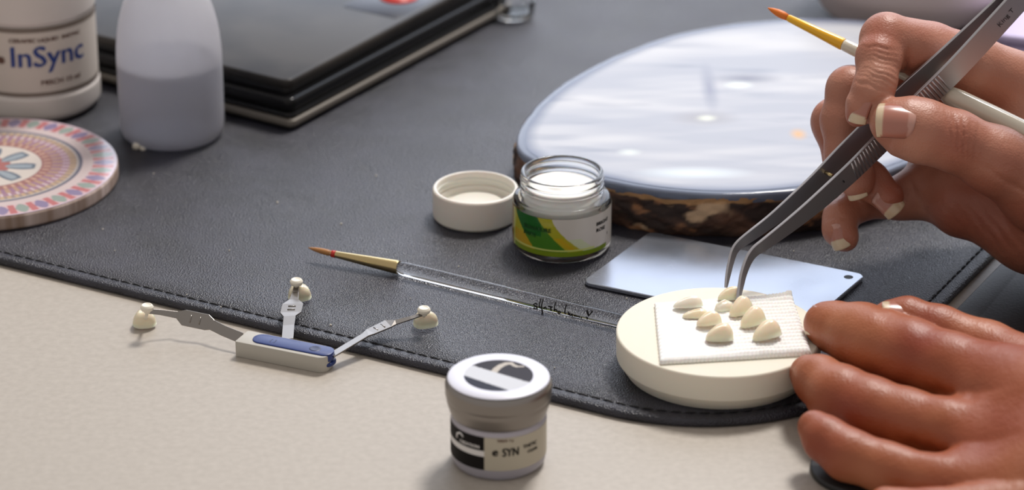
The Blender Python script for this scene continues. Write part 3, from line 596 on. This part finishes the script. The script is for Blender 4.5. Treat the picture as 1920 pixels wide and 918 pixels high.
for arm, (tp, wd, ln, h, yaw), sdv in zip(arms, teeth, SD):
    pts = np.array([toloc(G(x, y, z)) for x, y, z, w_ in arm]); v, f = ribbon(pts, [w_ for *_, w_ in arm], [.05]*len(arm), sdv); am = mk('arm', v, f, M['steel'], t_, smooth=False)
    # embossed marks on the broad plate
    c3, c4 = pts[3], pts[4]; 
    for s_ in (.3, .7):
        cc_ = c3*(1-s_)+c4*s_; dd = (c4-c3)/np.linalg.norm(c4-c3); s0 = sdv-dd*np.dot(sdv, dd); s0 /= np.linalg.norm(s0); sd = np.cross(s0, dd); v, f = tube([cc_-sd*.12+s0*.028, cc_+sd*.12+s0*.028], .022, 6); mk('emboss', v, f, M['steel'], am)
    v, f = lathe(rnd([(0, 0), (.1, 0), (.1, .06), (.19, .1), (.21, .2), (.15, .28), (.1, .25), (0, .24)], .03), 32); e = pts[-1]
    auto(fixn(mk('knob', np.array(v)+(e[0], e[1], e[2]-.05), f, M['knob'], am)), 60)
    v, f = tooth_mesh(wd, ln, h, 5); Rm = Matrix.Rotation(math.radians(yaw)-ang_, 3, 'Z')@Matrix.Rotation(math.radians(14), 3, 'X'); v = np.array(v)@np.array(Rm).T; v[:, 2] -= v[:, 2].min(); tq = toloc(G(*tp))
    fixn(mk('sample_tooth', v+tq, f, M['tooth'], am))
    v, f = tube([e+(0, 0, -.02), np.array([tq[0]*.5+e[0]*.5, tq[1]*.5+e[1]*.5, min(e[2], tq[2]+h)-.04]), tq+(0, 0, h*.7)], [.05, .06, .08], 8); mk('pin', v, f, M['knob'], am)

# ------------------------------------------------------------------ clear-handled brush lying on the mat
def BP(px, py, z): return G(px, py, z)
b0 = BP(578, 464, MZ+.42); b1 = BP(622, 475, MZ+.38); b2 = BP(747, 501, MZ+.25); b3 = BP(1172, 604, MZ+.235); b3 = b2+(b3-b2)*1.0
bo = np.array([*b2[:2], MZ]); t_ = thing('clear_brush', 'fine brush with brass ferrule and clear acrylic handle lying on the mat', 'brush', bo)
def lin(a, b, ts): return [a+(b-a)*t for t in ts]
v, f = tube(lin(b1, b0, [0, .2, .45, .7, .9, 1]), [.085, .1, .095, .07, .035, .01], 16); mk('bristles', v, f, M['bristle'], t_, org=bo)
v, f = tube(lin(b1, b2, [-.02, 0, .05, .5, .97, 1]), [.08, .095, .11, .17, .225, .215], 28); fe = auto(mk('ferrule', v, f, M['gold'], t_, org=bo), 50)
v, f = tube(lin(b1, b2, [.0, .06]), [.115, .12], 24); mk('red_ring', v, f, M['red'], fe, org=bo)
ts = [0, .015, .03, .2, .6, .985, 1]; v, f = tube(lin(b2, b3, ts), [.15, .21, .232, .235, .232, .225, .19], 40); auto(fixn(mk('handle', v, f, M['acryl'], t_, org=bo)), 50)
# handwriting on the handle: strokes traced as pen lines
def stroke(pts, r=.023):
    o_ = []
    for zx, zy in pts:
        px, py = 940+zx/7.385, 540+zy/7.385; t = (px-747)/(1172-747); axp = b2+(b3-b2)*t; dep = np.dot(axp-CAM, FW); o_.append(P(px, py, dep-.25))
    return tube(o_, r, 6)
ST = [[(500, 225), (475, 208), (450, 220), (458, 245), (492, 258), (498, 278), (470, 285), (448, 272)], [(548, 145), (530, 215), (525, 262), (545, 280)], [(582, 150), (562, 220), (556, 268), (572, 330), (560, 370)],
      [(590, 290), (594, 262), (612, 256), (622, 290)], [(650, 248), (712, 262)], [(684, 255), (690, 318)], [(755, 190), (738, 260), (734, 318), (746, 290), (764, 292), (770, 326)], [(812, 322), (790, 322), (784, 342), (802, 352), (818, 338), (812, 322)],
      [(905, 225), (885, 290), (878, 340), (890, 356)], [(932, 322), (930, 372)], [(955, 345), (936, 352), (960, 382)], [(975, 368), (992, 362), (978, 352), (968, 372), (990, 388)], [(1010, 395), (1012, 372), (1032, 374), (1036, 400)], [(1056, 405), (1058, 384), (1078, 388), (1082, 412)],
      [(1110, 400), (1104, 418)], [(1188, 300), (1186, 330), (1210, 385), (1240, 345), (1262, 312)], [(1196, 310), (1200, 340), (1212, 372)], [(1172, 400), (1192, 404), (1186, 436)]]
v, f = cat(*[stroke(s_) for s_ in ST]); mk('handwriting', v, f, M['ink'], t_, org=bo)

# ------------------------------------------------------------------ tweezers
pdir = RT*.69-UP*.72; cam_s = pdir*math.cos(math.radians(45))-FW*math.sin(math.radians(45))
Bp = [(1383, 566, 2.15, 5), (1388, 540, 2.0, 9), (1394, 512, 1.85, 12), (1404, 486, 1.7, 15), (1416, 470, 1.6, 18), (1434, 457, 1.5, 21), (1470, 430, 1.3, 25), (1508, 400, 1.08, 29), (1548, 366, .83, 33), (1602, 317, .48, 36), (1645, 274, .25, 38), (1720, 199, .15, 40), (1794, 127, .25, 42), (1900, 12, .5, 42), (2010, -108, .7, 42)]
Ap = [(1361, 539, 1.35, 4), (1365, 515, 1.25, 8), (1370, 492, 1.18, 10), (1376, 472, 1.1, 13), (1386, 458, 1.02, 16), (1410, 440, .9, 20), (1440, 418, .7, 23), (1472, 392, .5, 27), (1530, 340, .12, 32), (1580, 290, -.12, 36), (1625, 247, -.28, 38), (1695, 179, -.25, 40), (1775, 109, -.05, 42), (1890, 2, .38, 42), (2006, -112, .62, 42)]
def smooth_path(L, n=5):
    L = np.array(L, float); out = []
    for i in range(len(L)-1):
        a, b, c, d = L[max(i-1, 0)], L[i], L[i+1], L[min(i+2, len(L)-1)]
        for j in range(n): t = j/n; out.append(.5*(2*b+(c-a)*t+(2*a-5*b+4*c-d)*t*t+(3*b-a-3*c+d)*t**3))
    out.append(L[-1]); return np.array(out)
to = H(1383, 566, 0); t_ = thing('tweezers', 'curved steel tweezers with ribbed grip held in the upper hand', 'tweezers', to)
sp = {}
for nm, L, th in (('inner', Ap, .09), ('outer', Bp, .10)):
    L = smooth_path(L); pts = np.array([H(*q[:3]) for q in L]); wd = [q[3]/60.6/.72 for q in L]; tk = [min(th, w_*.75)*(1.0) for w_ in wd]
    sp[nm] = (pts, wd); v, f = ribbon(pts, wd, tk, cam_s); auto(mk('arm', v, f, M['twz'], t_, org=to), 25)
# ribs across the outer face of the outer arm
pts, wd = sp['outer']; ms = []; T = np.gradient(pts, axis=0); T /= np.linalg.norm(T, axis=1)[:, None]; pxs = smooth_path(Bp)[:, 0]
for x in np.arange(1600, 1772, 5.6):
    p = np.array([np.interp(x, pxs, pts[:, k]) for k in range(3)]); t = np.array([np.interp(x, pxs, T[:, k]) for k in range(3)]); t /= np.linalg.norm(t); s_ = cam_s-t*np.dot(cam_s, t); s_ /= np.linalg.norm(s_); q_ = np.cross(t, s_); w_ = np.interp(x, pxs, wd)*.44
    ms.append(tube([p+s_*.05-q_*w_, p+s_*.05+q_*w_], .032, 6))
v, f = cat(*ms); o = mk('grip_ribs', v, f, M['twz'], t_, org=to); o['kind'] = 'stuff'
x = 1580; p = np.array([np.interp(x, pxs, pts[:, k]) for k in range(3)]); pa = H(1545, 322, .05)
v, f = tube([p+(pa-p)*-.02+cam_s*.045, p+cam_s*.058], [.06, .05], 12); mk('pin_hole', v, f, M['engrave'], t_, org=to)
v, f = tube([pa, pa+(p-pa)*.45], .055, 12); mk('guide_pin', v, f, M['gold'], t_, org=to)
# engraved word on the broad end
vt, f = text2d('King T', .26); e0 = H(1870, 48, .43); e1_ = H(1900, 12, .5); td = (e1_-e0)/np.linalg.norm(e1_-e0); s_ = cam_s-td*np.dot(cam_s, td); s_ /= np.linalg.norm(s_); qd = np.cross(td, s_)
if np.dot(qd, RT) > 0: qd = -qd
mk('engraving', [e0+td*a_[0]+qd*(a_[1]-.1)+s_*.053 for a_ in vt], f, M['engrave'], t_, smooth=False, org=to)

# ------------------------------------------------------------------ brush held between the fingers
def HB(px, w): return H(px, 15+(px-1440)*.484, w)
def wl(px): return -2.6+(px-1440)/(1920-1440)*3.05
bo = HB(1592, wl(1592)); t_ = thing('pearl_brush', 'orange-tipped brush with yellow ferrule and pearl handle tucked in the upper hand', 'brush', bo)
v, f = tube([HB(x, wl(x)) for x in (1478, 1468, 1458, 1448, 1440)], [.1, .13, .12, .075, .02], 16); mk('bristles', v, f, M['orange'], t_, org=bo)
v, f = tube([HB(x, wl(x)) for x in (1476, 1480, 1530, 1578, 1581)], [.09, .12, .155, .20, .19], 24); auto(mk('ferrule', v, f, M['yellow'], t_, org=bo), 50)
xs = [1580, 1584, 1600, 1700, 1768, 1774, 1782, 1800, 1860, 1920, 2000, 2200, 2330, 2340]; v, f = tube([HB(x, wl(x)) for x in xs], [.17, .19, .2, .2, .21, .26, .315, .34, .35, .35, .34, .2, .12, .04], 32); mk('handle', v, f, M['pearl'], t_, org=bo)

# ------------------------------------------------------------------ hands: one continuous surface each, grown from tapered limbs
def surface_nets(D, h, o):
    nx, ny, nz = D.shape; ins = D < 0
    c = np.zeros((nx-1, ny-1, nz-1), np.int8)
    for i in (0, 1):
        for j in (0, 1):
            for k in (0, 1): c += ins[i:nx-1+i, j:ny-1+j, k:nz-1+k]
    act = (c > 0) & (c < 8); idx = -np.ones(act.shape, np.int64); I = np.argwhere(act); idx[act] = np.arange(len(I))
    acc = np.zeros((len(I), 3)); cnt = np.zeros(len(I)); crn = [(i, j, k) for i in (0, 1) for j in (0, 1) for k in (0, 1)]
    for a in crn:
        for b in crn:
            if a < b and sum(x != y for x, y in zip(a, b)) == 1:
                da = D[I[:, 0]+a[0], I[:, 1]+a[1], I[:, 2]+a[2]]; db = D[I[:, 0]+b[0], I[:, 1]+b[1], I[:, 2]+b[2]]
                m_ = (da < 0) != (db < 0); t = np.where(m_, da/np.where(m_, da-db, 1), 0)
                acc += m_[:, None]*(np.array(a)+t[:, None]*(np.array(b)-np.array(a))); cnt += m_
    V = (I+acc/cnt[:, None])*h+o; Fs = []
    for ax_ in range(3):
        sl0 = [slice(1, -1)]*3; sl1 = [slice(1, -1)]*3; sl0[ax_] = slice(0, -1); sl1[ax_] = slice(1, None)
        s0, s1 = ins[tuple(sl0)], ins[tuple(sl1)]; E = np.argwhere(s0 != s1)
        if not len(E): continue
        off = np.ones(3, int); off[ax_] = 0; E = E+off; b_, c_ = [(1, 2), (2, 0), (0, 1)][ax_]
        def id_(db, dc): q = E.copy(); q[:, b_] -= db; q[:, c_] -= dc; return idx[q[:, 0], q[:, 1], q[:, 2]]
        quad = np.stack([id_(1, 1), id_(0, 1), id_(0, 0), id_(1, 0)], 1); flip = ~ins[E[:, 0], E[:, 1], E[:, 2]]; quad[flip] = quad[flip][:, ::-1]; Fs.append(quad)
    Fc = np.vstack(Fs); return V, Fc[:, ::-1]
def campt(px, py, w): d = D0-w; return np.array([(px-960)/F*d, (459-py)/F*d, w])      # right, up, toward the viewer
def toworld(V): 
    d = D0-V[:, 2]; return CAM+d[:, None]*FW+V[:, :1]*RT+V[:, 1:2]*UP
def smin(a, b, k): h = np.clip(.5+.5*(b-a)/k, 0, 1); return b*(1-h)+a*h-k*h*(1-h)
class Field:
    def __init__(s, lo, hi, h, ease=True):
        s.h = h; s.ease = ease; s.lo = np.array(lo, float); n = np.ceil((np.array(hi)-s.lo)/h).astype(int)+1; s.D = np.full(n, 1.5, np.float32); s.ax = [s.lo[i]+h*np.arange(n[i]) for i in range(3)]
    def box(s, pts, pad):
        pts = np.array(pts); a = np.clip(np.floor((pts.min(0)-pad-s.lo)/s.h).astype(int), 0, np.array(s.D.shape)); b = np.clip(np.ceil((pts.max(0)+pad-s.lo)/s.h).astype(int)+1, 0, np.array(s.D.shape)); return tuple(slice(x, y) for x, y in zip(a, b))
    def chain(s, L, k, kin=.25):
        """L: (px,py,w,r_px) joints of one limb; blended into the field with k"""
        pts = [campt(*q[:3]) for q in L]; rs = [q[3]*(D0-q[2])/F for q in L]; sl = s.box(pts, max(rs)+k+.6)
        X, Y, Z = (s.ax[i][sl[i]].astype(np.float32) for i in range(3)); X = X[:, None, None]; Y = Y[None, :, None]; Z = Z[None, None, :]; d = None
        for p, q, r0, r1 in zip(pts, pts[1:], rs, rs[1:]):
            e = q-p; t = np.clip(((X-p[0])*e[0]+(Y-p[1])*e[1]+(Z-p[2])*e[2])/np.dot(e, e), 0, 1); t = t.astype(np.float32); ts_ = t*t*(3-2*t) if s.ease else t
            dd = np.sqrt((X-p[0]-t*e[0])**2+(Y-p[1]-t*e[1])**2+(Z-p[2]-t*e[2])**2)-(r0+(r1-r0)*ts_); d = dd if d is None else smin(d, dd, kin)
        s.D[sl] = smin(s.D[sl], d, k)
    def dent(s, px, py, w, nrm, width, depth, R):
        """a crease or fold: a shallow valley in the plane through the point with normal nrm"""
        c = campt(px, py, w); n = np.array(nrm, float); n /= np.linalg.norm(n); sl = s.box([c], R)
        X, Y, Z = (s.ax[i][sl[i]].astype(np.float32) for i in range(3)); X = X[:, None, None]-c[0]; Y = Y[None, :, None]-c[1]; Z = Z[None, None, :]-c[2]
        g_ = np.exp(-((X*n[0]+Y*n[1]+Z*n[2]+.03*np.sin(9*(X+Z)))/width)**2)*np.clip(1-(X*X+Y*Y+Z*Z)/R**2, 0, 1); s.D[sl] += depth*g_
def hand_obj(fld, tint, name, parent, org):
    D = fld.D; V, Fc = surface_nets(D, fld.h, fld.lo)
    # two light smoothing passes
    E = np.vstack([Fc[:, [0, 1]], Fc[:, [1, 2]], Fc[:, [2, 3]], Fc[:, [3, 0]]])
    for _ in range(1):
        acc = np.zeros_like(V); cnt = np.zeros(len(V))
        for k in range(3): acc[:, k] = np.bincount(E[:, 0], V[E[:, 1], k], len(V))+np.bincount(E[:, 1], V[E[:, 0], k], len(V))
        cnt = np.bincount(E[:, 0], minlength=len(V))+np.bincount(E[:, 1], minlength=len(V)); V = V*.5+acc/np.maximum(cnt, 1)[:, None]*.5
    col = np.tile(np.array(tint['base']), (len(V), 1)); nn = sn(V, 6, 1.6, 3); col = mixc(col, tint['pale'], nn*.5+.1); col = mixc(col, tint['red'], (sn(V, 19, 1.1, 3)-.1)*.6)
    for px, py, w, R_, k in tint['spots']:
        d = np.linalg.norm(V-campt(px, py, w), axis=1); col = mixc(col, tint['red'], k*np.exp(-(d/R_)**2))
    for px, py, w, R_, k in tint.get('pales', []):
        d = np.linalg.norm(V-campt(px, py, w), axis=1); col = mixc(col, tint['pale'], k*np.exp(-(d/R_)**2))
    Vw = toworld(V); Vw[:, 2] = np.maximum(Vw[:, 2], tint.get('minz', -99)); return mk(name, Vw, Fc, M['skin'], parent, org=org, colors=col)
def nail(parent, org, px, py, w, axis, normal, L, Wd, free=.22, curve=1.0, name='fingernail', long=.12):
    c = campt(px, py, w); ax_ = np.array(axis, float); ax_ /= np.linalg.norm(ax_); n = np.array(normal, float); n = n-ax_*np.dot(n, ax_); n /= np.linalg.norm(n); sd = np.cross(ax_, n)
    nu, nl = 15, 20; v = []; col = []; R_ = Wd/2/math.sin(curve)
    for side in (0, 1):
        for i in range(nl):
            l = i/(nl-1)
            for j in range(nu):
                a = (j/(nu-1)*2-1); rnd_ = 1-.16*a*a*(l > .5)*((l-.5)*2)-.0; wf = 1-.12*(1-l)**3-.05*l; ll = (l-.5)*L*(1 if l < .5 else rnd_)-(.12*L*a*a*(1-l)**2)*-1
                q = c+ax_*ll+sd*(math.sin(a*curve)*R_*wf)+n*((math.cos(a*curve)-1)*R_-.35*(l-.45)**2*L*.55-(.045 if side else 0))
                v.append(q); edge = l > 1-free+.05*a*a; t_c = np.array(srgb(206, 184, 154)) if edge else np.array(srgb(170, 112, 96)); 
                if l < .18-.1*a*a: t_c = np.array(srgb(190, 142, 128))
                col.append(t_c)
    f = []; B = nu*nl
    for i in range(nl-1):
        for j in range(nu-1):
            a0 = i*nu+j; f.append((a0, a0+1, a0+nu+1, a0+nu)); f.append((B+a0, B+a0+nu, B+a0+nu+1, B+a0+1))
    bd = [j for j in range(nu)]+[i*nu+nu-1 for i in range(1, nl)]+[(nl-1)*nu+j for j in range(nu-2, -1, -1)]+[i*nu for i in range(nl-2, 0, -1)]
    for i in range(len(bd)): j = (i+1) % len(bd); f.append((bd[i], B+bd[i], B+bd[j], bd[j]))
    return fixn(mk(name, toworld(np.array(v)), f, M['nail'], parent, org=org, colors=np.array(col)))

# upper hand -------------------------------------------------------
lo = campt(1500, 560, -5.2)-.2; lo[0] = (1500-960)/F*D0; hi = campt(2260, 0, 3); lo[2] = -5.4; hi[2] = 3.2
fu = Field(lo, (hi[0], 7.8, 3.2), .05)
# pinky, ring, middle, index
fu.chain([(1800, 365, -3.6, 46), (1690, 372, -3.2, 38), (1612, 378, -2.7, 34), (1576, 408, -2.2, 31), (1574, 430, -1.95, 29.5), (1584, 446, -1.8, 26)], .10)
fu.chain([(1900, 300, -4.4, 55), (1700, 200, -3.6, 46), (1566, 228, -2.5, 43), (1585, 300, -2.3, 39), (1630, 338, -1.9, 35), (1664, 368, -1.6, 31)], .10)
fu.chain([(1920, 240, -4.0, 60), (1750, 160, -3.0, 52), (1594, 168, -1.6, 43), (1580, 225, -1.5, 40), (1585, 290, -1.45, 37), (1605, 330, -1.2, 32), (1608, 345, -1.1, 28)], .09)
fu.chain([(1960, 185, -3.0, 70), (1830, 128, -1.75, 60), (1745, 98, -1.0, 56), (1662, 73, -.15, 49), (1648, 108, .35, 43), (1643, 150, .7, 39), (1636, 172, .75, 39), (1618, 200, .7, 33), (1606, 218, .6, 20)], .09, .14)
# palm and wrist masses
fu.chain([(1735, 352, -3.1, 50), (1810, 372, -2.6, 72), (1950, 405, -1.9, 110), (2120, 438, -1.3, 118), (2300, 450, -.6, 116)], .5)
fu.chain([(1870, 225, -3.1, 62), (1940, 265, -2.9, 105), (2080, 350, -2.4, 125)], .6)
fu.chain([(1780, 300, -3.9, 76), (1900, 310, -3.5, 110), (2100, 390, -2.8, 120)], .6)
# thumb
fu.chain([(2120, 430, -1.2, 110), (1960, 352, .1, 86), (1868, 302, .9, 63), (1790, 264, 1.25, 56), (1730, 246, 1.3, 58), (1695, 236, 1.25, 54), (1668, 226, 1.15, 38)], .16, .3)
fu.chain([(2000, 340, -1.4, 80), (1960, 270, -2.6, 75)], .6)
# folds: knuckle wrinkles of index, thumb joint, palm crease
for k in range(8): fu.dent(1648-k*1.2, 88+k*9.5, 1.1, (.12+.06*k, 1, -.1), .05, .045+.02*(k in (5, 6)), .85)
fu.dent(1640, 163, 1.3, (.35, 1, 0), .06, .05, .8); fu.dent(1700, 130, -.1, (1, .1, 0), .08, .12, .9)
for k in range(5): fu.dent(1782+k*12, 252+k*4, 2.1, (1, .25-.1*k, 0), .055, .075 if k in (1, 2) else .04, .75)
for k in range(4): fu.dent(1570+k*2, 215+k*20, 0, (.1, 1, 0), .07, .02, .7)
fu.dent(1727, 365, -1.2, (.93, .35, 0), .10, .16, 1.5); fu.dent(1737, 330, -1, (.97, .22, 0), .1, .12, 1.2)
for k in range(5): fu.dent(1790+k*26, 400+k*8, -.6, (.8, .6, 0), .09, .05, 1.4)
fu.dent(1570, 408, -1.4, (0, 1, 0), .06, .03, .6); fu.dent(1900, 350, 1.2, (.5, .85, 0), .08, .05, 1.6)
org = H(1800, 330, -1); hu = thing('hand', 'upper hand gripping steel tweezers and a pearl-handled brush', 'hand', org)
UT = dict(minz=.26, base=srgb(170, 112, 90), pale=srgb(204, 154, 132), red=srgb(150, 68, 46), spots=[(1650, 60, .9, .7, .5), (1790, 262, 2.2, .8, .45), (1605, 225, .8, .45, .7), (1580, 455, -1.2, .5, .7), (1780, 400, -1, 1.6, .5), (1680, 350, -.8, 1, .6), (1850, 440, 0, 1.6, .5), (1640, 255, 1.8, .5, .5)],
          pales=[(1640, 130, 1.3, .6, .4), (1700, 300, 2, .7, .3)])
hand_obj(fu, UT, 'skin', hu, org)
def sleeve(parent, org, L):
    pts = [H(*q[:3]) for q in L]; rs = [q[3]*(D0-q[2])/F for q in L]
    P_, R_ = [], []
    for a, b, r0, r1 in zip(pts, pts[1:], rs, rs[1:]):
        for j in range(8): t = j/8; P_.append(a+(b-a)*t); R_.append((r0+(r1-r0)*t)*(1+.02*math.sin(11*len(P_))))
    v1, f1 = tube(P_, R_, 40, False); v2, f2 = tube(P_, [q*.95 for q in R_], 40, False); v, f = cat((v1, f1), (v2, f2)); n_ = 40; B_ = len(v1)
    for i in range(n_): j = (i+1) % n_; f.append((i, j, B_+j, B_+i))
    v, f_ = v, f; fixn(mk('sleeve', v, f_, M['sleeve'], parent, org=org))
sleeve(hu, org, [(2190, 442, -1.0, 130), (2500, 440, 0, 145), (3000, 430, 1, 175), (3500, 420, 2, 200)])
nail(hu, org, 1680, 216, 2.22, (-1, .10, -.12), (.02, .42, .9), 1.22, 1.22, .2, 1.0, 'thumbnail')
nail(hu, org, 1607, 194, 1.14, (-.38, -.92, -.05), (-.74, .30, .60), 1.2, .8, .25, 1.0)
nail(hu, org, 1597, 348, -.82, (.2, -.96, .05), (-.55, -.1, .83), .95, .72, .5, 1.0)
nail(hu, org, 1668, 376, -1.15, (.72, -.7, .05), (.25, .1, .95), .95, .82, .36, .9)
nail(hu, org, 1567, 445, -1.42, (.25, -.96, .05), (-.55, .0, .83), .85, .66, .42, 1.0)

# lower hand -------------------------------------------------------
lo = np.array([(1455-960)/F*94, -9.6, 2.5]); fl = Field(lo, ((2230-960)/F*90, -.6, 14.5), .07, False)
fl.chain([(1668, 594, 4.6, 32), (1700, 598, 4.7, 41), (1760, 620, 5.0, 47), (1850, 660, 5.4, 58), (1980, 735, 7, 85)], .12)          # thumb, behind
fl.chain([(1545, 606, 3.9, 38), (1562, 612, 4.1, 47), (1613, 630, 4.8, 62), (1650, 645, 5.3, 66), (1705, 662, 6.0, 66), (1780, 690, 6.8, 67), (1880, 725, 7.7, 78), (1990, 760, 8.4, 95)], .07)
fl.chain([(1516, 700, 5.6, 36), (1535, 712, 6.1, 46), (1575, 744, 6.9, 60), (1630, 768, 7.5, 62), (1700, 788, 8.0, 60), (1780, 806, 8.6, 62), (1900, 835, 9.3, 74), (2000, 850, 9.8, 90)], .06)
fl.chain([(1527, 800, 8.6, 32), (1548, 822, 8.9, 42), (1590, 852, 9.3, 48), (1670, 880, 9.7, 50), (1760, 905, 10.2, 56), (1900, 930, 10.9, 80)], .05)
fl.chain([(1660, 945, 11.4, 34), (1750, 960, 11.6, 44), (1900, 960, 11.5, 70)], .05)
fl.chain([(1870, 765, 7.6, 90), (1960, 790, 8.6, 125), (2250, 805, 10.6, 118)], .7)
fl.chain([(1850, 862, 9.6, 62), (1960, 880, 10.3, 100), (2130, 850, 11, 100)], .8)
fl.dent(1680, 640, 6.9, (1, -.2, 0), .2, .04, 1.2); fl.dent(1800, 745, 8, (.3, 1, 0), .15, .08, 1.4); fl.dent(1740, 842, 9.5, (.3, 1, 0), .14, .08, 1.3); fl.dent(1655, 590, 5.6, (1, .1, 0), .2, .05, .8)
org = G(1850, 900, 0); hl = thing('hand', 'lower hand with bent fingers, blurred, beside the plaster disc', 'hand', org)
LT = dict(base=srgb(154, 82, 46), pale=srgb(182, 116, 80), red=srgb(130, 44, 18), minz=.24, spots=[(1715, 645, 7, .9, .8), (1590, 770, 8, .8, .7), (1880, 700, 8, 1.3, .8), (1860, 860, 10, 1.2, .7), (1745, 590, 5.6, .6, .6), (1520, 860, 9.6, .7, .5)],  # skin base darkened: shade on the lower hand is put into its colour
          pales=[(1570, 575, 5, .7, .5), (1540, 700, 6.8, .6, .4)])
hand_obj(fl, LT, 'skin', hl, org)
sleeve(hl, org, [(2150, 800, 10.6, 150), (2500, 780, 11.5, 180), (3000, 760, 14, 220), (3500, 740, 16, 250)])
nail(hl, org, 1515, 598, 4.1, (-.30, -.95, .0), (-.93, .28, .22), .9, .95, .12, .9)
nail(hl, org, 1690, 571, 5.15, (-.97, .12, 0), (.0, .85, .5), 1.1, 1.0, .2, .9, 'thumbnail')
